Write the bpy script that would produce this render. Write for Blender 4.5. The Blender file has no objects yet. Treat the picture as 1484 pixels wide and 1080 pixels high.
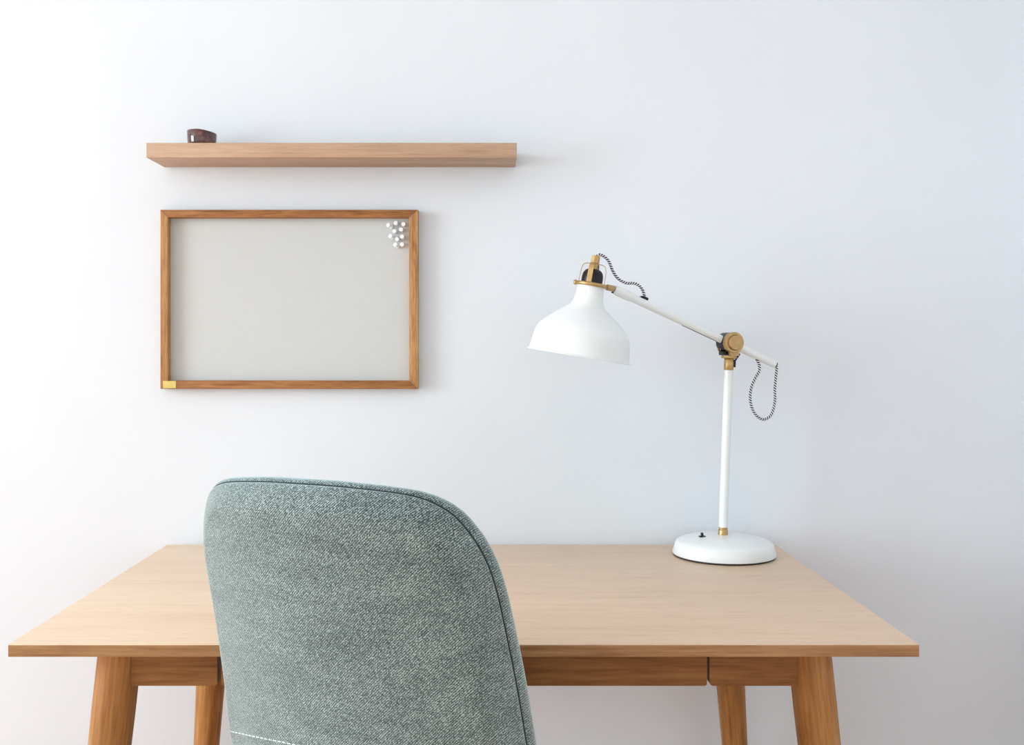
import bpy, bmesh, math, random
from mathutils import Vector, Matrix
random.seed(4)
SC = bpy.context.scene
COL = SC.collection
R = math.radians


def lin(r, g, b):
    def f(c):
        c /= 255.0
        return c / 12.92 if c <= 0.04045 else ((c + 0.055) / 1.055) ** 2.4
    return (f(r), f(g), f(b), 1.0)


# ------------------------------------------------------------------ materials
def new_mat(name):
    m = bpy.data.materials.new(name)
    m.use_nodes = True
    nt = m.node_tree
    return m, nt, nt.nodes['Principled BSDF']


def nd(nt, kind, **kw):
    n = nt.nodes.new(kind)
    for k, v in kw.items():
        if k.startswith('i_'):
            n.inputs[k[2:]].default_value = v
        else:
            setattr(n, k, v)
    return n


def ramp(nt, stops):
    n = nt.nodes.new('ShaderNodeValToRGB')
    el = n.color_ramp.elements
    el[0].position, el[0].color = stops[0]
    el[1].position, el[1].color = stops[-1]
    for p, c in stops[1:-1]:
        e = el.new(p)
        e.color = c
    return n


def plain(name, col, rough=0.5, metal=0.0, coat=0.0, spec=0.5):
    m, nt, b = new_mat(name)
    tc = nd(nt, 'ShaderNodeTexCoord')
    no = nd(nt, 'ShaderNodeTexNoise')
    no.inputs['Scale'].default_value = 60
    no.inputs['Detail'].default_value = 3
    nt.links.new(tc.outputs['Object'], no.inputs['Vector'])
    rr = nd(nt, 'ShaderNodeMapRange')
    rr.inputs['To Min'].default_value = max(0.02, rough - 0.04)
    rr.inputs['To Max'].default_value = min(1, rough + 0.04)
    nt.links.new(no.outputs['Fac'], rr.inputs['Value'])
    nt.links.new(rr.outputs['Result'], b.inputs['Roughness'])
    b.inputs['Base Color'].default_value = col
    b.inputs['Metallic'].default_value = metal
    b.inputs['Coat Weight'].default_value = coat
    b.inputs['Specular IOR Level'].default_value = spec
    return m


def wood(name, light, mid, dark, axis='X', rough=0.5, fibre=220.0, band=11.0, contrast=1.0, seed=0.0):
    """oak-like veneer: long soft bands plus fine fibres and short pores along the grain axis"""
    m, nt, b = new_mat(name)
    L = nt.links.new
    tc = nd(nt, 'ShaderNodeTexCoord')

    def mapped(along, across, off):
        mp = nd(nt, 'ShaderNodeMapping')
        s = [across] * 3
        s['XYZ'.index(axis)] = along
        mp.inputs['Scale'].default_value = s
        mp.inputs['Location'].default_value = (off + seed, off * 1.7 + seed, off * .6)
        L(tc.outputs['Object'], mp.inputs['Vector'])
        return mp
    def noise(along, across, off, detail, dist=0.0):
        n = nd(nt, 'ShaderNodeTexNoise')
        n.inputs['Scale'].default_value = 1.0
        n.inputs['Detail'].default_value = detail
        n.inputs['Roughness'].default_value = 0.6
        n.inputs['Distortion'].default_value = dist
        L(mapped(along, across, off).outputs['Vector'], n.inputs['Vector'])
        return n
    n1 = noise(band * .12, band, 3.1, 4, 0.6)
    n2 = noise(fibre * .025, fibre, 7.7, 3, 0.2)
    n3 = noise(band * .45, band * 5.0, 1.3, 3, 0.4)
    mx = nd(nt, 'ShaderNodeMath', operation='MULTIPLY_ADD')
    L(n1.outputs['Fac'], mx.inputs[0])
    mx.inputs[1].default_value = .42
    a2 = nd(nt, 'ShaderNodeMath', operation='MULTIPLY')
    L(n2.outputs['Fac'], a2.inputs[0])
    a2.inputs[1].default_value = .30
    L(a2.outputs[0], mx.inputs[2])
    m3 = nd(nt, 'ShaderNodeMath', operation='MULTIPLY_ADD')
    L(n3.outputs['Fac'], m3.inputs[0])
    m3.inputs[1].default_value = .28
    L(mx.outputs[0], m3.inputs[2])
    w = .16 / contrast
    cr = ramp(nt, [(max(0, .5 - w), dark), (.5, mid), (min(1, .5 + w), light)])
    L(m3.outputs[0], cr.inputs['Fac'])
    # open pores: thin short darker flecks
    n4 = noise(fibre * .09, fibre * 1.6, 11.0, 1)
    pr = ramp(nt, [(.60, (1, 1, 1, 1)), (.72, (.80, .76, .70, 1))])
    L(n4.outputs['Fac'], pr.inputs['Fac'])
    mix = nd(nt, 'ShaderNodeMix', data_type='RGBA', blend_type='MULTIPLY')
    mix.inputs[0].default_value = min(1.0, .55 * contrast)
    L(cr.outputs['Color'], mix.inputs[6])
    L(pr.outputs['Color'], mix.inputs[7])
    L(mix.outputs[2], b.inputs['Base Color'])
    b.inputs['Roughness'].default_value = rough
    b.inputs['Specular IOR Level'].default_value = .35
    bp = nd(nt, 'ShaderNodeBump')
    bp.inputs['Strength'].default_value = .12
    bp.inputs['Distance'].default_value = .0006
    L(n2.outputs['Fac'], bp.inputs['Height'])
    L(bp.outputs['Normal'], b.inputs['Normal'])
    return m


def plaster(name, col, rough=.85, bump=.25):
    m, nt, b = new_mat(name)
    L = nt.links.new
    tc = nd(nt, 'ShaderNodeTexCoord')
    n = nd(nt, 'ShaderNodeTexNoise')
    n.inputs['Scale'].default_value = 180
    n.inputs['Detail'].default_value = 4
    n2 = nd(nt, 'ShaderNodeTexNoise')
    n2.inputs['Scale'].default_value = 1.6
    n2.inputs['Detail'].default_value = 2
    for x in (n, n2):
        L(tc.outputs['Object'], x.inputs['Vector'])
    c2 = tuple(c * .965 for c in col[:3]) + (1,)
    cr = ramp(nt, [(.35, c2), (.65, col)])
    L(n2.outputs['Fac'], cr.inputs['Fac'])
    L(cr.outputs['Color'], b.inputs['Base Color'])
    b.inputs['Roughness'].default_value = rough
    b.inputs['Specular IOR Level'].default_value = .2
    bp = nd(nt, 'ShaderNodeBump')
    bp.inputs['Strength'].default_value = bump
    bp.inputs['Distance'].default_value = .0008
    L(n.outputs['Fac'], bp.inputs['Height'])
    L(bp.outputs['Normal'], b.inputs['Normal'])
    return m


def fabric(name, dark, mid, light, period=.0036, twill=.35, fleck=540.0, bump=.5):
    """melange twill: diagonal ribs, thread-to-thread flecks"""
    m, nt, b = new_mat(name)
    L = nt.links.new
    tc = nd(nt, 'ShaderNodeTexCoord')
    sp = nd(nt, 'ShaderNodeSeparateXYZ')
    L(tc.outputs['Object'], sp.inputs[0])
    d = nd(nt, 'ShaderNodeMath', operation='SUBTRACT')
    L(sp.outputs['X'], d.inputs[0])
    L(sp.outputs['Z'], d.inputs[1])
    d2 = nd(nt, 'ShaderNodeMath', operation='MULTIPLY_ADD')
    L(d.outputs[0], d2.inputs[0])
    d2.inputs[1].default_value = 2 * math.pi / period
    nw = nd(nt, 'ShaderNodeTexNoise')
    nw.inputs['Scale'].default_value = 120
    L(tc.outputs['Object'], nw.inputs['Vector'])
    nm = nd(nt, 'ShaderNodeMath', operation='MULTIPLY')
    L(nw.outputs['Fac'], nm.inputs[0])
    nm.inputs[1].default_value = 5.0
    L(nm.outputs[0], d2.inputs[2])
    s = nd(nt, 'ShaderNodeMath', operation='SINE')
    L(d2.outputs[0], s.inputs[0])
    n = nd(nt, 'ShaderNodeTexNoise')
    n.inputs['Scale'].default_value = fleck
    n.inputs['Detail'].default_value = 2
    L(tc.outputs['Object'], n.inputs['Vector'])
    nb = nd(nt, 'ShaderNodeTexNoise')
    nb.inputs['Scale'].default_value = 26
    nb.inputs['Detail'].default_value = 3
    mp = nd(nt, 'ShaderNodeMapping')
    mp.inputs['Scale'].default_value = (.35, 1, 1.5)
    L(tc.outputs['Object'], mp.inputs['Vector'])
    L(mp.outputs['Vector'], nb.inputs['Vector'])
    a = nd(nt, 'ShaderNodeMath', operation='MULTIPLY_ADD')
    L(s.outputs[0], a.inputs[0])
    a.inputs[1].default_value = twill * .34
    L(n.outputs['Fac'], a.inputs[2])
    a2 = nd(nt, 'ShaderNodeMath', operation='MULTIPLY_ADD')
    L(nb.outputs['Fac'], a2.inputs[0])
    a2.inputs[1].default_value = .16
    L(a.outputs[0], a2.inputs[2])
    cr = ramp(nt, [(.36, dark), (.58, mid), (.80, light)])
    L(a2.outputs[0], cr.inputs['Fac'])
    L(cr.outputs['Color'], b.inputs['Base Color'])
    b.inputs['Roughness'].default_value = .95
    b.inputs['Specular IOR Level'].default_value = .1
    b.inputs['Sheen Weight'].default_value = 1.0
    b.inputs['Sheen Roughness'].default_value = .5
    b.inputs['Sheen Tint'].default_value = (.80, .98, 1, 1)
    bp = nd(nt, 'ShaderNodeBump')
    bp.inputs['Strength'].default_value = bump
    bp.inputs['Distance'].default_value = .0008
    L(a.outputs[0], bp.inputs['Height'])
    L(bp.outputs['Normal'], b.inputs['Normal'])
    return m


def cord_mat(name):
    """black and white braid: a spiral along the cord, from its UVs (u metres along, v round)"""
    m, nt, b = new_mat(name)
    L = nt.links.new
    uv = nd(nt, 'ShaderNodeUVMap')
    uv.uv_map = 'UVMap'
    sp = nd(nt, 'ShaderNodeSeparateXYZ')
    L(uv.outputs['UV'], sp.inputs[0])
    k = nd(nt, 'ShaderNodeMath', operation='MULTIPLY_ADD')
    L(sp.outputs['X'], k.inputs[0])
    k.inputs[1].default_value = 1 / .0056
    v2 = nd(nt, 'ShaderNodeMath', operation='MULTIPLY')
    L(sp.outputs['Y'], v2.inputs[0])
    v2.inputs[1].default_value = 2.0
    L(v2.outputs[0], k.inputs[2])
    f = nd(nt, 'ShaderNodeMath', operation='FRACT')
    L(k.outputs[0], f.inputs[0])
    cr = ramp(nt, [(.48, lin(22, 22, 34)), (.54, lin(232, 232, 236))])
    L(f.outputs[0], cr.inputs['Fac'])
    L(cr.outputs['Color'], b.inputs['Base Color'])
    b.inputs['Roughness'].default_value = .8
    return m


def brushed(name, col, rough):
    m, nt, b = new_mat(name)
    L = nt.links.new
    tc = nd(nt, 'ShaderNodeTexCoord')
    n = nd(nt, 'ShaderNodeTexNoise')
    n.inputs['Scale'].default_value = 90
    n.inputs['Detail'].default_value = 3
    L(tc.outputs['Object'], n.inputs['Vector'])
    c2 = tuple(c * .85 for c in col[:3]) + (1,)
    cr = ramp(nt, [(.35, c2), (.65, col)])
    L(n.outputs['Fac'], cr.inputs['Fac'])
    L(cr.outputs['Color'], b.inputs['Base Color'])
    b.inputs['Metallic'].default_value = 1.0
    b.inputs['Roughness'].default_value = rough
    return m


def amber(name):
    m, nt, b = new_mat(name)
    L = nt.links.new
    tc = nd(nt, 'ShaderNodeTexCoord')
    n = nd(nt, 'ShaderNodeTexNoise')
    n.inputs['Scale'].default_value = 55
    n.inputs['Detail'].default_value = 4
    L(tc.outputs['Object'], n.inputs['Vector'])
    cr = ramp(nt, [(.35, lin(62, 22, 20)), (.55, lin(96, 48, 44)), (.75, lin(150, 100, 90))])
    L(n.outputs['Fac'], cr.inputs['Fac'])
    L(cr.outputs['Color'], b.inputs['Base Color'])
    b.inputs['Roughness'].default_value = .07
    b.inputs['Coat Weight'].default_value = .6
    b.inputs['Transmission Weight'].default_value = .25
    return m


M = {
    'wall': plaster('white_wall_paint', lin(229, 234, 239)),
    'ceiling': plaster('ceiling_paint', lin(246, 246, 246)),
    'floor': wood('floor_oak', lin(232, 180, 136), lin(222, 164, 118), lin(200, 140, 94), 'Y', .4, 120, 5),
    'trim': plain('white_trim_paint', lin(238, 238, 238), .4),
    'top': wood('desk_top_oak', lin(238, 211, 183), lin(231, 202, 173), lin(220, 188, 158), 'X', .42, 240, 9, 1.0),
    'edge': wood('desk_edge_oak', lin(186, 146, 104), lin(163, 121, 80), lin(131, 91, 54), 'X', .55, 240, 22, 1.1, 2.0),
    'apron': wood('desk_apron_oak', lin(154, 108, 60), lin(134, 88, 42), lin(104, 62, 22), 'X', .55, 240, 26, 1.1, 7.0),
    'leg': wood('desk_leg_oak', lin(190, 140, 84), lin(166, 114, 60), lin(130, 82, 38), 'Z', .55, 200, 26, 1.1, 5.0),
    'shelf': wood('shelf_oak', lin(204, 174, 149), lin(190, 157, 130), lin(170, 135, 107), 'X', .5, 260, 14, 1.0, 9.0),
    'frame_x': wood('board_frame_oak', lin(184, 132, 78), lin(158, 104, 55), lin(109, 65, 28), 'X', .45, 260, 60, 1.2, 4.0),
    'frame_z': wood('board_frame_upright_oak', lin(208, 163, 112), lin(184, 135, 84), lin(134, 88, 46), 'Z', .45, 260, 60, 1.2, 6.0),
    'linen': fabric('board_linen', lin(202, 204, 202), lin(204, 206, 204), lin(207, 209, 207), .0011, .1, 420, .05),
    'gold': brushed('polished_brass', lin(222, 200, 122), .34),
    'brass': brushed('satin_brass', lin(198, 165, 116), .44),
    'lamp': plain('white_lamp_enamel', lin(238, 241, 240), .32, 0, .25),
    'lamp_in': plain('white_lamp_inside', lin(240, 240, 236), .4),
    'black': plain('black_plastic', lin(14, 16, 21), .32, spec=.35),
    'dark': plain('dark_rubber_and_slot_shade', lin(40, 36, 34), .7),
    'cord': cord_mat('braided_cord'),
    'pin': plain('white_pin_plastic', lin(240, 240, 242), .25),
    'steel': plain('steel', lin(190, 190, 192), .25, 1.0),
    'fabric': fabric('green_grey_upholstery', lin(36, 47, 46), lin(92, 108, 106), lin(184, 200, 198)),
    'thread': plain('pale_thread', lin(214, 226, 222), .8),
    'seam': plain('seam_shadow_cord', lin(44, 56, 56), .9),  # dark tone carries the shade of the seam groove
    'amber': amber('dark_amber_glass'),
}


# ------------------------------------------------------------------ mesh helpers
def link(name, bm, mat, parent=None, smooth=True, angle=40):
    bmesh.ops.recalc_face_normals(bm, faces=bm.faces)
    me = bpy.data.meshes.new(name)
    bm.to_mesh(me)
    bm.free()
    for p in me.polygons:
        p.use_smooth = smooth
    if smooth:
        me.set_sharp_from_angle(angle=R(angle))
    me.materials.append(mat)
    o = bpy.data.objects.new(name, me)
    COL.objects.link(o)
    if parent is not None:
        o.parent = parent
    return o


def box(bm, lo, hi, bev=0.0, seg=2):
    lo, hi = Vector(lo), Vector(hi)
    r = bmesh.ops.create_cube(bm, size=1.0)
    vs = r['verts']
    for v in vs:
        v.co = Vector([lo[i] + (v.co[i] + .5) * (hi[i] - lo[i]) for i in range(3)])
    if bev:
        es = list({e for v in vs for e in v.link_edges})
        bmesh.ops.bevel(bm, geom=es, offset=bev, segments=seg, profile=.5, affect='EDGES')
    return vs


def lathe(bm, prof, seg=48, mtx=None):
    """profile of (radius, height) revolved about Z; radius 0 closes to a point"""
    mtx = mtx or Matrix.Identity(4)
    rings = []
    for r, z in prof:
        if r < 1e-7:
            rings.append([bm.verts.new(mtx @ Vector((0, 0, z)))])
        else:
            rings.append([bm.verts.new(mtx @ Vector((r * math.cos(2 * math.pi * i / seg), r * math.sin(2 * math.pi * i / seg), z)))
                          for i in range(seg)])
    for a, b in zip(rings, rings[1:]):
        for i in range(seg):
            j = (i + 1) % seg
            if len(a) == 1 and len(b) == 1:
                continue
            if len(a) == 1:
                bm.faces.new((a[0], b[i], b[j]))
            elif len(b) == 1:
                bm.faces.new((a[i], b[0], a[j]))
            else:
                bm.faces.new((a[i], b[i], b[j], a[j]))


def along(p, q):
    """matrix that carries +Z from p towards q"""
    p, q = Vector(p), Vector(q)
    return Matrix.Translation(p) @ (q - p).to_track_quat('Z', 'Y').to_matrix().to_4x4()


def rod(bm, p, q, r0, r1=None, seg=32, bev=.0008):
    r1 = r0 if r1 is None else r1
    n = (Vector(q) - Vector(p)).length
    lathe(bm, [(0, 0), (r0 - bev, 0), (r0, bev), (r1, n - bev), (r1 - bev, n), (0, n)], seg, along(p, q))


def spline(pts, n=10):
    pts = [Vector(p) for p in pts]
    out = []
    for i in range(len(pts) - 1):
        p0, p1, p2, p3 = pts[max(i - 1, 0)], pts[i], pts[i + 1], pts[min(i + 2, len(pts) - 1)]
        for k in range(n):
            t = k / n
            out.append(.5 * ((2 * p1) + (p2 - p0) * t + (2 * p0 - 5 * p1 + 4 * p2 - p3) * t * t + (3 * p1 - p0 - 3 * p2 + p3) * t ** 3))
    out.append(pts[-1])
    return out


def tube(bm, pts, r, seg=12, closed=False):
    uvl = bm.loops.layers.uv.get('UVMap') or bm.loops.layers.uv.new('UVMap')
    n = len(pts)
    rings, dist = [], [0.0]
    for i in range(1, n):
        dist.append(dist[-1] + (pts[i] - pts[i - 1]).length)
    nrm = None
    for i in range(n):
        if closed:
            t = (pts[(i + 1) % n] - pts[i - 1]).normalized()
        else:
            t = (pts[min(i + 1, n - 1)] - pts[max(i - 1, 0)]).normalized()
        if nrm is None:
            nrm = t.orthogonal().normalized()
        nrm = (nrm - t * nrm.dot(t)).normalized()
        bn = t.cross(nrm)
        rings.append([bm.verts.new(pts[i] + (nrm * math.cos(2 * math.pi * k / seg) + bn * math.sin(2 * math.pi * k / seg)) * r)
                      for k in range(seg)])
    m = n if closed else n - 1
    for i in range(m):
        a, b = rings[i], rings[(i + 1) % n]
        for k in range(seg):
            j = (k + 1) % seg
            f = bm.faces.new((a[k], a[j], b[j], b[k]))
            d0, d1 = dist[i], dist[i + 1] if i + 1 < n else dist[i] + .001
            for lp, uv in zip(f.loops, ((d0, k / seg), (d0, (k + 1) / seg), (d1, (k + 1) / seg), (d1, k / seg))):
                lp[uvl].uv = uv
    if not closed:
        bm.faces.new(rings[0][::-1])
        bm.faces.new(rings[-1])


def strap(bm, pts, wdir, width, thick):
    """flat band following pts, its width along wdir"""
    wdir = Vector(wdir).normalized()
    rings = []
    n = len(pts)
    for i in range(n):
        t = (pts[min(i + 1, n - 1)] - pts[max(i - 1, 0)]).normalized()
        s = t.cross(wdir).normalized()
        c = pts[i]
        rings.append([bm.verts.new(c + wdir * (a * width / 2) + s * (b * thick / 2)) for a, b in ((-1, -1), (1, -1), (1, 1), (-1, 1))])
    for a, b in zip(rings, rings[1:]):
        for k in range(4):
            j = (k + 1) % 4
            bm.faces.new((a[k], a[j], b[j], b[k]))
    bm.faces.new(rings[0][::-1])
    bm.faces.new(rings[-1])


def prism(bm, poly, axis, lo, hi):
    """extrude a polygon of (a, b) along the given axis"""
    def v(p, c):
        return Vector({'X': (c, p[0], p[1]), 'Y': (p[0], c, p[1]), 'Z': (p[0], p[1], c)}[axis])
    A = [bm.verts.new(v(p, lo)) for p in poly]
    B = [bm.verts.new(v(p, hi)) for p in poly]
    n = len(poly)
    for i in range(n):
        j = (i + 1) % n
        bm.faces.new((A[i], A[j], B[j], B[i]))
    bm.faces.new(A[::-1])
    bm.faces.new(B)


def thing(name, label, cat, loc=(0, 0, 0), rotz=0.0, group=None):
    o = bpy.data.objects.new(name, None)
    o.empty_display_size = .1
    COL.objects.link(o)
    o.location = loc
    o.rotation_euler = (0, 0, rotz)
    tag(o, label, cat, group)
    return o


def tag(o, label, cat, group=None):
    o['label'] = label
    o['category'] = cat
    if group:
        o['group'] = group
    return o


def struct(name, bm, mat, smooth=False):
    o = link(name, bm, mat, None, smooth)
    o['kind'] = 'structure'
    return o


def B(*a, **k):
    bm = bmesh.new()
    box(bm, *a, **k)
    return bm


# ------------------------------------------------------------------ the room
XL, XR, YF, ZC = -4.8, 1.32, -4.6, 2.9
T = .12
struct('floor', B((XL - T, YF - T, -.1), (XR + T, T, 0)), M['floor'])
struct('ceiling', B((XL - T, YF - T, ZC), (XR + T, T, ZC + .1)), M['ceiling'])
struct('wall_back', B((XL - T, 0, 0), (XR + T, T, ZC)), M['wall'])
struct('wall_right', B((XR, YF, 0), (XR + T, 0, ZC)), M['wall'])


def wall_with_hole(name, axis, c0, c1, a0, a1, ha0, ha1, hz0, hz1):
    bm = bmesh.new()
    def bb(u0, u1, z0, z1):
        if axis == 'X':
            box(bm, (c0, u0, z0), (c1, u1, z1))
        else:
            box(bm, (u0, c0, z0), (u1, c1, z1))
    bb(a0, ha0, 0, ZC)
    bb(ha1, a1, 0, ZC)
    bb(ha0, ha1, 0, hz0)
    bb(ha0, ha1, hz1, ZC)
    return struct(name, bm, M['wall'])


def window(name, axis, c, a0, a1, z0, z1):
    bm = bmesh.new()
    w, d = .06, .035
    def bb(u0, u1, y0, y1):
        if axis == 'X':
            box(bm, (c - d, u0, y0), (c + d, u1, y1), .004)
        else:
            box(bm, (u0, c - d, y0), (u1, c + d, y1), .004)
    bb(a0, a0 + w, z0, z1)
    bb(a1 - w, a1, z0, z1)
    bb(a0 + w, a1 - w, z0, z0 + w)
    bb(a0 + w, a1 - w, z1 - w, z1)
    mid = (a0 + a1) / 2
    bb(mid - .03, mid + .03, z0 + w, z1 - w)
    return struct(name, bm, M['trim'])


W1 = (-3.6, -1.1, .50, 2.75)
FILL_WIN = (-1.6, 1.2, .85, 2.4)  # unseen opening behind the camera, added for soft frontal fill
wall_with_hole('wall_left', 'X', XL - T, XL, YF, 0, *W1)
wall_with_hole('wall_front', 'Y', YF - T, YF, XL - T, XR + T, *FILL_WIN)
window('window_1', 'X', XL - .06, *W1)
window('added_fill_window', 'Y', YF - .06, *FILL_WIN)  # frame of the added fill opening
struct('baseboard_back', B((XL, -.014, 0), (XR, 0, .08), .002), M['trim'])
struct('baseboard_right', B((XR - .014, YF, 0), (XR, -.014, .08), .002), M['trim'])
struct('baseboard_left', B((XL, YF, 0), (XL + .014, -.014, .08), .002), M['trim'])


def area(name, loc, size, direction, watts, col):
    l = bpy.data.lights.new(name, 'AREA')
    l.shape = 'RECTANGLE'
    l.size, l.size_y = size
    l.energy = watts
    l.color = col
    o = bpy.data.objects.new(name, l)
    o.location = loc
    o.rotation_euler = Vector(direction).to_track_quat('-Z', 'Z').to_euler()
    COL.objects.link(o)
    return o


area('daylight_through_side_window', (XL - .2, (W1[0] + W1[1]) / 2, (W1[2] + W1[3]) / 2), (2.6, 2.3), (1, 0, -.02), 274, (.82, .935, 1))
area('added_frontal_fill', ((FILL_WIN[0] + FILL_WIN[1]) / 2, YF - .2, (FILL_WIN[2] + FILL_WIN[3]) / 2), (2.9, 1.6), (0, 1, -.05), 24, (.88, .955, 1))  # added fill light, softens the scene from the front

wd = bpy.data.worlds.new('sky')
SC.world = wd
wd.use_nodes = True
bg = wd.node_tree.nodes['Background']
sky = wd.node_tree.nodes.new('ShaderNodeTexSky')
sky.sky_type = 'HOSEK_WILKIE'
sky.turbidity = 6
sky.sun_direction = Vector((-.6, .5, .6)).normalized()
wd.node_tree.links.new(sky.outputs['Color'], bg.inputs['Color'])
bg.inputs['Strength'].default_value = .25

# ------------------------------------------------------------------ the desk
desk = thing('desk', 'light oak desk with round splayed legs standing against the white wall', 'desk', (-.0345, -.02, 0))
DZ, DT, DD = .739, .0196, .79
link('desktop', B((-.70, -DD, DZ - DT), (.70, 0, DZ), .0012), M['top'], desk)
# the visible edge of the top is a thin solid lipping in darker end finish
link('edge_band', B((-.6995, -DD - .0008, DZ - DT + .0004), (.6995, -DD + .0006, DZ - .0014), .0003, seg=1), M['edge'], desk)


def rail_poly(x0, x1, z0, z1, rl, rr):
    p = [(x1, z1), (x0, z1)]
    if rl:
        p += [(x0 + rl - rl * math.cos(a), z0 + rl - rl * math.sin(a)) for a in [R(k * 11.25) for k in range(0, 9)]]
    else:
        p.append((x0, z0))
    if rr:
        p += [(x1 - rr + rr * math.sin(a), z0 + rr - rr * math.cos(a)) for a in [R(k * 11.25) for k in range(0, 9)]]
    else:
        p.append((x1, z0))
    return p


YA = -.74            # front face of the apron
zt, zb = DZ - DT, .6585
for x0, x1, rl, rr, nm in ((-.528, -.3915, 0, .005, 'apron'), (-.3852, .3845, .003, .004, 'centre_apron'), (.3885, .528, .006, 0, 'apron')):
    bm = bmesh.new()
    prism(bm, rail_poly(x0, x1, zb, zt, rl, rr), 'Y', YA, YA + .022)
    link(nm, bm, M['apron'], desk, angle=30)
link('back_apron', B((-.53, -.10, zb), (.53, -.078, zt), .001), M['apron'], desk)
for s in (-1, 1):
    link('side_apron', B((s * .555 - .011, -.70, zb), (s * .555 + .011, -.11, zt), .001), M['apron'], desk)
for sx in (-1, 1):
    for sy, y in ((-1, -.716), (1, -.112)):
        bm = bmesh.new()
        top = Vector((sx * .5525, y, zt))
        bot = Vector((sx * (.5525 + .084 * zt), y + sy * .058, 0))
        n = (top - bot).length
        lathe(bm, [(0, 0), (.0195, 0), (.0215, .002), (.024, .12), (.0285, .34), (.0325, .52), (.0338, .62), (.0338, n - .001), (0, n - .001)], 48)
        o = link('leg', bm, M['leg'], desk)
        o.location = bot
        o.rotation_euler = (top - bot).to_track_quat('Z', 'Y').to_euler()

# ------------------------------------------------------------------ wall shelf and the glass cup on it
shelf = tag(link('wall_shelf', B((-.4072, -.125, -.0163), (.4072, 0, .0163), .0012), M['shelf']),
            'narrow floating oak shelf on the white wall above the pin board', 'shelf')
shelf.location = (-.3398, 0, 1.6267)

bm = bmesh.new()
S = 56
def cup_ring(r, zf):
    out = []
    for i in range(S):
        a = 2 * math.pi * i / S
        x, y = r * math.cos(a) * 1.03, r * math.sin(a) * .94
        out.append(bm.verts.new((x, y, zf(x))))
    return out
slant = lambda x: .0380 - (max(0.0, x + .004) / .036) ** 1.3 * .0058
rs = [cup_ring(.0290, lambda x: 0), cup_ring(.0300, lambda x: .0012), cup_ring(.0324, lambda x: slant(x) - .0012),
      cup_ring(.0316, slant), cup_ring(.0282, lambda x: slant(x) - .0003), cup_ring(.026, lambda x: .006)]
for a, b in zip(rs, rs[1:]):
    for i in range(S):
        bm.faces.new((a[i], a[(i + 1) % S], b[(i + 1) % S], b[i]))
bm.faces.new(rs[0][::-1])
bm.faces.new(rs[-1])
cup = tag(link('glass_cup', bm, M['amber']), 'small glossy dark amber cup with slanted rim standing on the wall shelf', 'cup')
cup.location = (-.642, -.062, 1.643)

# ------------------------------------------------------------------ the pin board
board = thing('pin_board', 'rectangular linen pin board in a slim oak frame hanging under the shelf', 'pin board', (-.4515, 0, 1.303))
hw, hh, fy = .2955, .2055, -.027
IL, IR, IT, IB = -hw + .0170, hw - .0205, hh - .0178, -hh + .0188      # the opening
def frame_piece(side):
    bm = bmesh.new()
    q = {'top': [(-hw, hh), (hw, hh), (IR, IT), (IL, IT)],
         'bottom': [(-hw, -hh), (hw, -hh), (IR, IB), (IL, IB)],
         'left': [(-hw, -hh), (-hw, hh), (IL, IT), (IL, IB)],
         'right': [(hw, -hh), (hw, hh), (IR, IT), (IR, IB)]}[side]
    prism(bm, q, 'Y', fy, -.001)
    bmesh.ops.recalc_face_normals(bm, faces=bm.faces)
    bmesh.ops.bevel(bm, geom=[e for e in bm.edges if abs(e.verts[0].co.y - fy) < 1e-5 and abs(e.verts[1].co.y - fy) < 1e-5],
                    offset=.0009, segments=2, profile=.5, affect='EDGES')
    return link('frame_side', bm, M['frame_x'] if side in ('top', 'bottom') else M['frame_z'], board, angle=30)
for s in ('top', 'bottom', 'left', 'right'):
    frame_piece(s)
link('linen_panel', B((IL - .001, -.0055, IB - .001), (IR + .001, -.002, IT + .001)), M['linen'], board, smooth=False)
# small brass plate round the lower left corner of the frame
o = link('corner_plate', B((-hw + .0062, fy - .0010, -hh + .0015), (-hw + .0362, fy + .0004, -hh + .0185), .0004, seg=1), M['gold'], board)
o['label'] = 'small yellow brass plate on lower left frame corner'

# ------------------------------------------------------------------ ten white push pins
PINS = [(-.2253, 1.4740, (.5, .22), 'white push pin tilting sideways, at the left end of the top row of pins'),
        (-.2076, 1.4784, (.0, .0), 'white push pin highest of all on the board, middle of the top row'),
        (-.1900, 1.4757, (.0, .0), 'white push pin nearest the upper right corner of the board frame'),
        (-.1952, 1.4634, (.0, .0), 'white push pin just below the upper right corner pin, almost touching it'),
        (-.2108, 1.4597, (.0, .0), 'white push pin in the second row, below the topmost pin of the board'),
        (-.2205, 1.4487, (.32, .20), 'white push pin alone at the left edge of the cluster, halfway down'),
        (-.1932, 1.4470, (.0, .0), 'white push pin at the right edge of the cluster, third down from corner'),
        (-.2046, 1.4416, (.0, .0), 'white push pin low in the middle, just above the bottom pair of pins'),
        (-.2091, 1.4289, (.42, .16), 'white push pin at lower left of the cluster, tilted, in the bottom pair'),
        (-.1932, 1.4291, (.0, .0), 'white push pin at the lower right end of the cluster, straight, in bottom pair')]
HB = .0190
def pin_mesh():
    bm = bmesh.new()
    lathe(bm, [(0, HB), (.0042, HB), (.0048, HB - .0006), (.0049, HB - .0022), (.0042, HB - .0032), (.0029, HB - .0048),
               (.0026, .0075), (.0032, .0058), (.0048, .0042), (.0050, .0030), (.0046, .0024), (0, .0024)], 28)
    return bm
body0 = None
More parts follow.
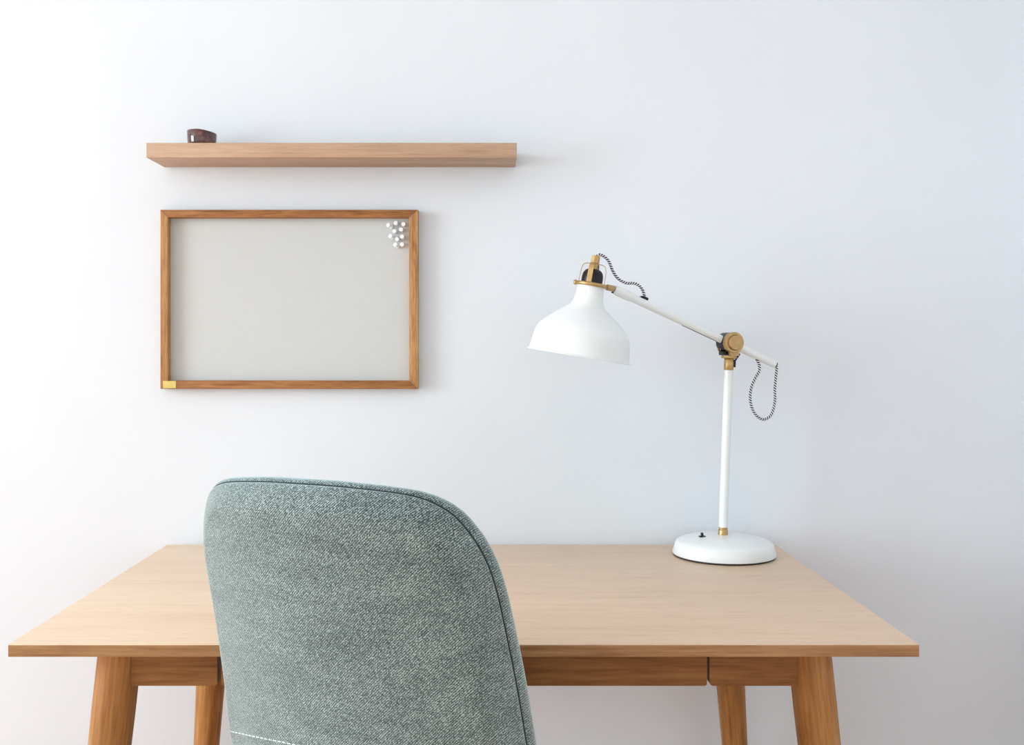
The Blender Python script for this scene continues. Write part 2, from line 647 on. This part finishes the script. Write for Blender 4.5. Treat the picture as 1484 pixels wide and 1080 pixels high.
for x, z, (tx, tz), lab in PINS:
    p = thing('push_pin', lab, 'push pin', (x, -.0057, z), 0, 'white push pins clustered on the linen board')
    # axis points out of the board (-Y), a tilted pin leans left and up
    ax = Vector((-tx * .9, -1, tz * .9)).normalized()
    p.rotation_euler = ax.to_track_quat('Z', 'Y').to_euler()
    p.location = Vector((x, -.0057, z)) - Vector((ax.x, 0, ax.z)) * HB
    if body0 is None:
        body0 = link('pin_head', pin_mesh(), M['pin'], p)
        bm = bmesh.new()
        rod(bm, (0, 0, -.0008), (0, 0, .003), .0005, .0006, 8, .0001)
        need0 = link('needle', bm, M['steel'], p)
    else:
        for src in (body0, need0):
            c = src.copy()
            COL.objects.link(c)
            c.parent = p

# ------------------------------------------------------------------ the desk lamp
lamp = thing('desk_lamp', 'white metal desk lamp with brass joints and tilted bell shade on the desk', 'desk lamp', (.5195, -.14, .739), R(18))
bm = bmesh.new()
lathe(bm, [(0, .003), (.1065, .003), (.1105, .0042), (.1110, .0065), (.1050, .0262), (.1026, .0300), (.0980, .0330), (.085, .0372),
           (.060, .0415), (.030, .0445), (.012, .0455), (0, .0455)], 96)
base = link('base', bm, M['lamp'], lamp, angle=60)
bm = bmesh.new()
lathe(bm, [(0, .0), (.107, .0), (.1085, .0008), (.1085, .0040), (0, .0040)], 96)
o = link('base_ring', bm, M['dark'], lamp)
o['label'] = 'thin dark rubber ring under base'
# switch
bm = bmesh.new()
box(bm, (-.0572, .0004, .0420), (-.0442, .0104, .0447), .0008)
lathe(bm, [(0, 0), (.0032, 0), (.0030, .006), (.0022, .0074), (0, .0076)], 16, Matrix.Translation((-.0506, .0054, .0440)) @ Matrix.Rotation(R(-8), 4, 'Y'))
o = link('switch', bm, M['black'], base)
o['label'] = 'small black toggle switch'

P0, P1 = Vector((-.0027, 0, .0448)), Vector((.0116, 0, .4085))
ax = (P1 - P0).normalized()
bm = bmesh.new()
rod(bm, P0 + ax * .014, P1, .0097, .0094, 40)
pole = link('pole', bm, M['lamp'], lamp)
bm = bmesh.new()
lathe(bm, [(0, 0), (.0098, 0), (.0104, .0006), (.0104, .0105), (.0098, .0115), (.0092, .0122), (.0092, .0140), (.0098, .0147), (.0098, .0170), (0, .0170)], 40, along(P0, P1))
o = link('pole_collar', bm, M['brass'], lamp)
o['label'] = 'brass collar at foot of pole'

# joint at the top of the pole
J = Vector((.0118, 0, .4645))
bm = bmesh.new()
lathe(bm, [(0, -.004), (.0100, -.004), (.0105, -.0034), (.0105, .0205), (.0100, .0212), (.0160, .0216), (.0172, .0224), (.0172, .0268), (.0164, .0276), (0, .0276)], 40, along(P1, P1 + ax))
o = link('joint_socket', bm, M['brass'], lamp)
o['label'] = 'brass socket carrying the arm joint'
bm = bmesh.new()
lathe(bm, [(0, -.0160), (.0215, -.0160), (.0222, -.0152), (.0222, .0165), (.0214, .0172), (0, .0172)], 56, Matrix.Translation(J) @ Matrix.Rotation(R(-90), 4, 'X'))
box(bm, (J.x - .0170, -.010, J.z - .0275), (J.x + .004, .014, J.z - .0185), .001)
jb = link('joint_body', bm, M['black'], lamp)
jb['label'] = 'black drum of the arm joint'
bm = bmesh.new()
mj = Matrix.Translation(J) @ Matrix.Rotation(R(90), 4, 'X')
lathe(bm, [(0, .0130), (.0222, .0130), (.0227, .0136), (.0227, .0238), (.0221, .0246), (.0172, .0248), (.0168, .0240), (.0163, .0249), (.0160, .0282), (.0152, .0292), (0, .0295)], 64, mj)
prism(bm, [(J.x - .0120, J.z - .012), (J.x - .0085, J.z - .0290), (J.x + .0105, J.z - .0290), (J.x + .0140, J.z - .012)], 'Y', -.0236, -.0140)
o = link('joint_cap', bm, M['brass'], lamp)
o['label'] = 'round brass cap on arm joint'
bm = bmesh.new()
rod(bm, (J.x + .0225, -.008, J.z - .0245), (J.x + .0085, -.010, J.z - .0410), .0017, .0017, 14, .0004)
rod(bm, (J.x + .0110, -.004, J.z - .0375), (J.x + .0110, -.004, J.z - .0540), .0036, .0034, 18, .0010)
o = link('clamp_lever', bm, M['black'], lamp)
bm = bmesh.new()
ring = [Vector((J.x - .0210 + .0030 * math.cos(2 * math.pi * i / 20), .004, J.z - .0150 + .0034 * math.sin(2 * math.pi * i / 20))) for i in range(20)]
tube(bm, ring, .0011, 8, closed=True)
link('cord_eyelet', bm, M['brass'], lamp)

# arm
A0, A1 = Vector((-.2629, 0, .5765)), Vector((.1280, 0, .4164))
ad = (A1 - A0).normalized()
up = Vector((-ad.z, 0, ad.x))
bm = bmesh.new()
rod(bm, A0 + ad * .030, A1, .0086, .0086, 40)
arm = link('arm', bm, M['lamp'], lamp)
bm = bmesh.new()
lathe(bm, [(0, 0), (.0085, 0), (.0098, .002), (.0106, .008), (.0108, .024), (.0104, .036), (.0096, .0430), (.0088, .0450), (0, .0450)], 40, along(A0, A1))
link('arm_sleeve', bm, M['lamp'], arm)
bm = bmesh.new()
c = A0 + ad * .001 - up * .0078
box(bm, (-.004, -.003, -.0010), (.004, .003, .0014), .0005)
bmesh.ops.transform(bm, verts=bm.verts, matrix=Matrix.Translation(c) @ Matrix.Rotation(math.atan2(-ad.z, ad.x), 4, 'Y'))
link('sleeve_clip', bm, M['black'], arm)
bm = bmesh.new()
s0, s1 = A0 + ad * .176 - up * .0080, A0 + ad * .266 - up * .0080
box(bm, (0, -.0020, -.0008), ((s1 - s0).length, .0020, .0008))
bmesh.ops.transform(bm, verts=bm.verts, matrix=Matrix.Translation(s0) @ Matrix.Rotation(math.atan2(-ad.z, ad.x), 4, 'Y'))
o = link('slot', bm, M['dark'], arm)  # dark strip in place of the shade inside the arm's groove
o['label'] = 'thin dark strip for the shaded slot under arm'
bm = bmesh.new()
lathe(bm, [(0, 0), (.0050, 0), (.0062, .001), (.0064, .003), (.0060, .0042), (0, .0044)], 24, along(A1 - ad * .0006, A1 + ad))
link('end_cap', bm, M['black'], arm)

# shade: tilted on the arm's end
C0 = Vector((-.3432, 0, .4352))
sa = R(9.7)
MS = Matrix.Translation(C0) @ Matrix.Rotation(R(-21), 4, 'Z') @ Matrix.Rotation(sa, 4, 'Y')
k = 1 / 696.0
outer = [(76.0, 0), (76.4, .9), (75.6, 2.0), (73.6, 2.6), (72.9, 7), (72.1, 13), (70.6, 24), (69.4, 30.5), (67.2, 36.5), (64.0, 41.6), (59.0, 46.6),
         (52.0, 53.2), (41.8, 61.6), (33.0, 68.0), (27.2, 72.6), (23.2, 77.4), (21.2, 82.5), (20.2, 90), (19.3, 98), (18.9, 104)]
prof = [(r * k, h * k) for r, h in outer]
inner = [(max(r - .0016, 0), h - .0006) for r, h in prof[::-1]]
inner[-1] = (prof[0][0] - .0012, .0003)
bm = bmesh.new()
lathe(bm, prof + [(prof[-1][0] - .004, 104.5 * k)], 112, MS)
shade = link('lamp_shade', bm, M['lamp'], lamp, angle=50)
bm = bmesh.new()
lathe(bm, [(inner[0][0] - .004, 103.0 * k)] + inner + [(prof[0][0] - .0001, 0)], 112, MS)
link('shade_lining', bm, M['lamp_in'], shade, angle=50)
RW = 102.8 * k
bm = bmesh.new()
lathe(bm, [(.0245, RW), (.0300, RW), (.0325, RW + .0012), (.0334, RW + .0040), (.0328, RW + .0066), (.0308, RW + .0078), (.0245, RW + .0080), (0, RW + .0076)], 72, MS)
lathe(bm, [(0, 0), (.0042, 0), (.0052, .0012), (.0054, .0040), (.0044, .0062), (.0020, .0074), (0, .0076)], 24,
      MS @ along((-.0300, 0, RW + .0040), (-.0430, 0, RW + .0040)))
o = link('shade_ring', bm, M['brass'], shade, angle=50)
o['label'] = 'brass ring on the neck of shade'
# hinge stub between ring and arm
h0 = MS @ Vector((.0310, 0, RW + .0040))
bm = bmesh.new()
hd = (A0 + up * .0012 - h0)
hl = hd.length
lathe(bm, [(0, 0), (.0046, 0), (.0046, .003), (.0060, .0042), (.0064, .0060), (.0064, hl - .002), (.0056, hl + .002), (0, hl + .002)], 28, along(h0, h0 + hd))
link('hinge', bm, M['brass'], shade)
# bulb holder, cage and cord nut
bm = bmesh.new()
lathe(bm, [(0, 0), (.0222, 0), (.0222, .011), (.0220, .0145), (.0213, .0180), (.0201, .0215), (.0184, .0245), (.0160, .0270), (.0130, .0287), (.0095, .0297), (.0050, .0302), (0, .0303)], 48, MS @ Matrix.Translation((0, 0, RW + .0072)))
o = link('bulb_holder', bm, M['black'], shade, angle=60)
o['label'] = 'black domed bulb holder'
def hoop(w):
    pts = [(-w, 0), (-w + .0004, .012), (-w + .001, .026), (-w + .0022, .0335), (-w + .0048, .0385), (-w + .0095, .0410), (-w + .016, .0418), (0, .0420)]
    return pts + [(-a, b) for a, b in pts[-2::-1]]
MC = MS @ Matrix.Translation((0, 0, RW + .0062))
for nm, swap, wid in (('cage_strap', False, .0060), ('cage_strap', True, .0105)):
    bm = bmesh.new()
    pts = [Vector((a, 0, b) if not swap else (0, a, b + .0008)) for a, b in hoop(.0268 if not swap else .0262)]
    pts = spline(pts, 4)
    strap(bm, pts, (0, 1, 0) if not swap else (1, 0, 0), wid, .0014)
    bmesh.ops.transform(bm, verts=bm.verts, matrix=MC @ Matrix.Rotation(R(-16 if swap else -4), 4, 'Z'))
    o = link(nm, bm, M['brass'], shade, angle=35)
bm = bmesh.new()
lathe(bm, [(0, .0285), (.0068, .0285), (.0068, .0425), (0, .0425)], 24, MC @ Matrix.Translation((.001, 0, 0)))
lathe(bm, [(0, .0430), (.0082, .0430), (.0090, .0438), (.0090, .0578), (.0082, .0588), (0, .0588)], 6, MC @ Matrix.Rotation(R(12), 4, 'Z'))
o = link('cord_nut', bm, M['brass'], shade, angle=25)
o['label'] = 'brass hexagonal nut where cord enters'

# braided cord: over the head, and a hanging loop below the arm's far end
c1 = [(-.3032, .6390), (-.3008, .6462), (-.2975, .6486), (-.2891, .6466), (-.2788, .6395), (-.2726, .6301), (-.2667, .6166), (-.2577, .6032), (-.2471, .5951),
      (-.2335, .5900), (-.2184, .5901), (-.2061, .5860), (-.1971, .5768), (-.1927, .5650), (-.1920, .5560)]
bm = bmesh.new()
tube(bm, spline([(x, 0, z) for x, z in c1], 12), .0030, 16)
o = link('cord', bm, M['cord'], lamp)
o['label'] = 'black and white braided cord above shade'
c2 = [(.0805, .4390), (.0812, .4285), (.0843, .4218), (.0871, .4143), (.0859, .4008), (.0756, .3850), (.0665, .3672), (.0627, .3470), (.0651, .3266), (.0742, .3083),
      (.0885, .2968), (.1015, .2954), (.1146, .3031), (.1224, .3187), (.1264, .3391), (.1264, .3618), (.1289, .3845), (.1320, .4060), (.1308, .4125), (.1282, .4158)]
bm = bmesh.new()
tube(bm, spline([(x, -.0045 * math.sin(math.pi * i / 19), z) for i, (x, z) in enumerate(c2)], 12), .0030, 16)
o = link('cord', bm, M['cord'], lamp)
o['label'] = 'braided cord loop hanging from arm end'
bm = bmesh.new()
g = Vector((-.1930, 0, .5620))
gm = Matrix.Translation(A0 + ad * ((g - A0).dot(ad)) + up * .0092) @ Matrix.Rotation(math.atan2(-ad.z, ad.x), 4, 'Y')
bm2 = [(-.0085, .0005), (-.0085, .0016), (-.003, .0046), (.0088, .0046), (.0098, .0036), (.0098, -.0010), (-.004, -.0010)]
prism(bm, bm2, 'Y', -.0038, .0038)
bmesh.ops.recalc_face_normals(bm, faces=bm.faces)
bmesh.ops.bevel(bm, geom=list(bm.edges), offset=.0006, segments=2, profile=.5, affect='EDGES')
bmesh.ops.transform(bm, verts=bm.verts, matrix=gm)
link('cord_grommet', bm, M['black'], arm)

# ------------------------------------------------------------------ the chair
ALPHA = R(23.8)
chair = thing('office_chair', 'grey green upholstered swivel chair seen from behind, pulled up to the desk', 'chair', (-.0938, -.7596, 0), -ALPHA)
HT = 1.0225
half = [(u, HT - dz) for u, dz in ((0, 0), (.0658, .0015), (.1420, .010), (.1809, .028), (.2030, .057), (.2182, .095), (.2260, .138), (.2313, .20),
                                   (.2364, .27), (.2403, .34), (.2434, .40), (.2373, .45), (.2191, .492), (.17, .518), (.10, .530), (0, .533))]
full = half + [(-a, b) for a, b in half[-2:0:-1]]
TAN = .2687


def outline(n=144):
    m = len(full)
    dense = []
    for i in range(m):
        p0, p1, p2, p3 = [Vector(full[(i + d) % m]) for d in (-1, 0, 1, 2)]
        for q in range(16):
            t = q / 16
            dense.append(.5 * ((2 * p1) + (p2 - p0) * t + (2 * p0 - 5 * p1 + 4 * p2 - p3) * t * t + (3 * p1 - p0 - 3 * p2 + p3) * t ** 3))
    L = [0.0]
    for i in range(len(dense)):
        L.append(L[-1] + (dense[(i + 1) % len(dense)] - dense[i]).length)
    out, j = [], 0
    for s in range(n):
        tgt = L[-1] * s / n
        while L[j + 1] < tgt:
            j += 1
        f = (tgt - L[j]) / max(1e-9, L[j + 1] - L[j])
        out.append(dense[j].lerp(dense[(j + 1) % len(dense)], f))
    return out


BEND = .0611
def place(u, v, d):
    """back-local (u across, v up, d towards the rear) to chair space"""
    h = v - (HT - .533)
    yb = -.205 - TAN * h - .1453 * (h - .3) ** 2 + .8 * max(0.0, .12 - h) ** 1.5
    return Vector((u, yb + BEND * (u / .22) ** 2 - d, v))


def shell(rings_spec):
    """rings of (inset, depth) or ('f', fraction, depth); first and last get a centre point"""
    bm = bmesh.new()
    O = outline()
    cen = Vector((0, HT - .265))
    rings = []
    for spec in rings_spec:
        ring = []
        for p in O:
            v = cen - p
            n = v.length
            if spec[0] == 'f':
                q = p + v * spec[1]
                d = spec[2]
            else:
                q = p + v * (spec[0] / n)
                d = spec[1]
            ring.append(bm.verts.new(place(q.x, q.y, d)))
        rings.append(ring)
    for a, b in zip(rings, rings[1:]):
        for i in range(len(a)):
            j = (i + 1) % len(a)
            bm.faces.new((a[i], a[j], b[j], b[i]))
    for ring, d in ((rings[0], rings_spec[0][-1]), (rings[-1], rings_spec[-1][-1])):
        c = bm.verts.new(place(cen.x, cen.y, d))
        for i in range(len(ring)):
            bm.faces.new((ring[i], ring[(i + 1) % len(ring)], c))
    return bm


rear = [('f', f, .0325 - .0012 * (1 - f)) for f in (.93, .8, .65, .5, .36)]
EDGE = .037
ROLL = 1.45
for t in (1.12, 1.04, 1.0, .97, .93, .88, .8, .7, .6, .5, .4, .3, .2, .1, .03):
    rear.append((EDGE * t, .0300 * (1 - max(0.0, 1 - t) ** ROLL) + .001))
rear += [(.0008, -.0008), (.0012, -.0022)]
front = [(-.0002, -.0035), (-.0028, -.0058), (-.0048, -.0105), (-.0052, -.0165), (-.0038, -.0230), (0, -.0290), (.008, -.0350), (.020, -.0390), (.040, -.0405)]
front += [('f', f, -.040 + .006 * f) for f in (.36, .5, .65, .8, .93)]
back = link('backrest', shell(rear + front), M['fabric'], chair, angle=180)
bm = bmesh.new()
cen = Vector((0, HT - .265))
tube(bm, [place(*(p + (cen - p) * (.0006 / (cen - p).length)), -.0022) for p in outline(200)], .0013, 8, closed=True)
o = link('piping', bm, M['seam'], back)
o['label'] = 'seam cord round the back edge, darkened as groove shade'


def rear_depth(u, v):
    """depth of the rear skin at a point well inside the outline"""
    e = .2426 - abs(u)
    t = min(1.0, e / EDGE)
    return .0300 * (1 - (1 - t) ** ROLL) + .001


# row of pale stitches across the lower back
bm = bmesh.new()
n = 46
for i in range(n):
    u = -.214 + .428 * (i + .5) / n
    def q(uu):
        v = .657 - .60 * uu * uu
        return place(uu, v, rear_depth(uu, v) + .0006)
    tube(bm, [q(u - .0032), q(u), q(u + .0032)], .0010, 6)
link('stitching', bm, M['thread'], back)

# seat pad
bm = bmesh.new()
N = 96
def seat_out(th, grow):
    c, s = math.cos(th), math.sin(th)
    e = 2 / 3.4
    return (.238 + grow) * math.copysign(abs(c) ** e, c), .015 + (.228 + grow) * math.copysign(abs(s) ** e, s)
rings = []
for grow, z in ((-.14, .402), (-.05, .403), (-.015, .409), (-.004, .420), (0, .436), (-.003, .452), (-.010, .464), (-.026, .474), (-.06, .479), (-.14, .481)):
    rings.append([bm.verts.new((*seat_out(2 * math.pi * i / N, grow), z)) for i in range(N)])
for a, b in zip(rings, rings[1:]):
    for i in range(N):
        bm.faces.new((a[i], a[(i + 1) % N], b[(i + 1) % N], b[i]))
bm.faces.new(rings[0][::-1])
bm.faces.new(rings[-1])
link('seat', bm, M['fabric'], chair, angle=70)
bm = bmesh.new()
for s in (-1, 1):
    strap(bm, spline([Vector((s * .07, .10, .398)), Vector((s * .07, -.12, .398)), Vector((s * .07, -.180, .415)), Vector((s * .07, -.190, .47)), Vector((s * .07, -.212, .535))], 6), (1, 0, 0), .03, .006)
box(bm, (-.09, -.09, .385), (.09, .11, .402), .004)
link('seat_bracket', bm, M['black'], chair)
bm = bmesh.new()
lathe(bm, [(0, .075), (.028, .075), (.028, .25), (.026, .255), (.0155, .256), (.0155, .388), (0, .388)], 32)
link('column', bm, M['lamp'], chair)
for i in range(5):
    a = R(90 + 72 * i)
    d = Vector((math.cos(a), math.sin(a), 0))
    bm = bmesh.new()
    strap(bm, [Vector((0, 0, .098)) + d * .02, Vector((0, 0, .098)) + d * .12, Vector((0, 0, .085)) + d * .22, Vector((0, 0, .078)) + d * .285], Vector((-d.y, d.x, 0)), .04, .026)
    lg = link('base_leg', bm, M['lamp'], chair, angle=30)
    bm = bmesh.new()
    side = Vector((-d.y, d.x, 0))
    c = d * .275 + Vector((0, 0, .0275))
    rod(bm, c - side * .020, c - side * .004, .0275, .0275, 28, .004)
    rod(bm, c + side * .004, c + side * .020, .0275, .0275, 28, .004)
    rod(bm, c - side * .006, c + side * .006, .008, .008, 12, .001)
    rod(bm, c, c + Vector((0, 0, .045)), .006, .006, 12, .001)
    link('caster', bm, M['black'], lg)

# ------------------------------------------------------------------ camera and colour
cam = bpy.data.cameras.new('camera')
cam.sensor_fit = 'HORIZONTAL'
cam.sensor_width = 36
cam.lens = 1500 / 1484 * 36
cam.shift_x = (742 - 704.5) / 1484
cam.shift_y = -(540 - 499) / 1484
co = bpy.data.objects.new('camera', cam)
co.location = (0, -2.40, 1.20)
co.rotation_euler = (R(90), 0, 0)
COL.objects.link(co)
SC.camera = co
try:
    SC.cycles.denoising_prefilter = 'NONE'      # keeps the weave crisp
except Exception:
    pass
vs = SC.view_settings
vs.view_transform = 'Standard'
vs.look = 'None'
vs.gamma = 1
vs.use_curve_mapping = False
vs.exposure = 0.0
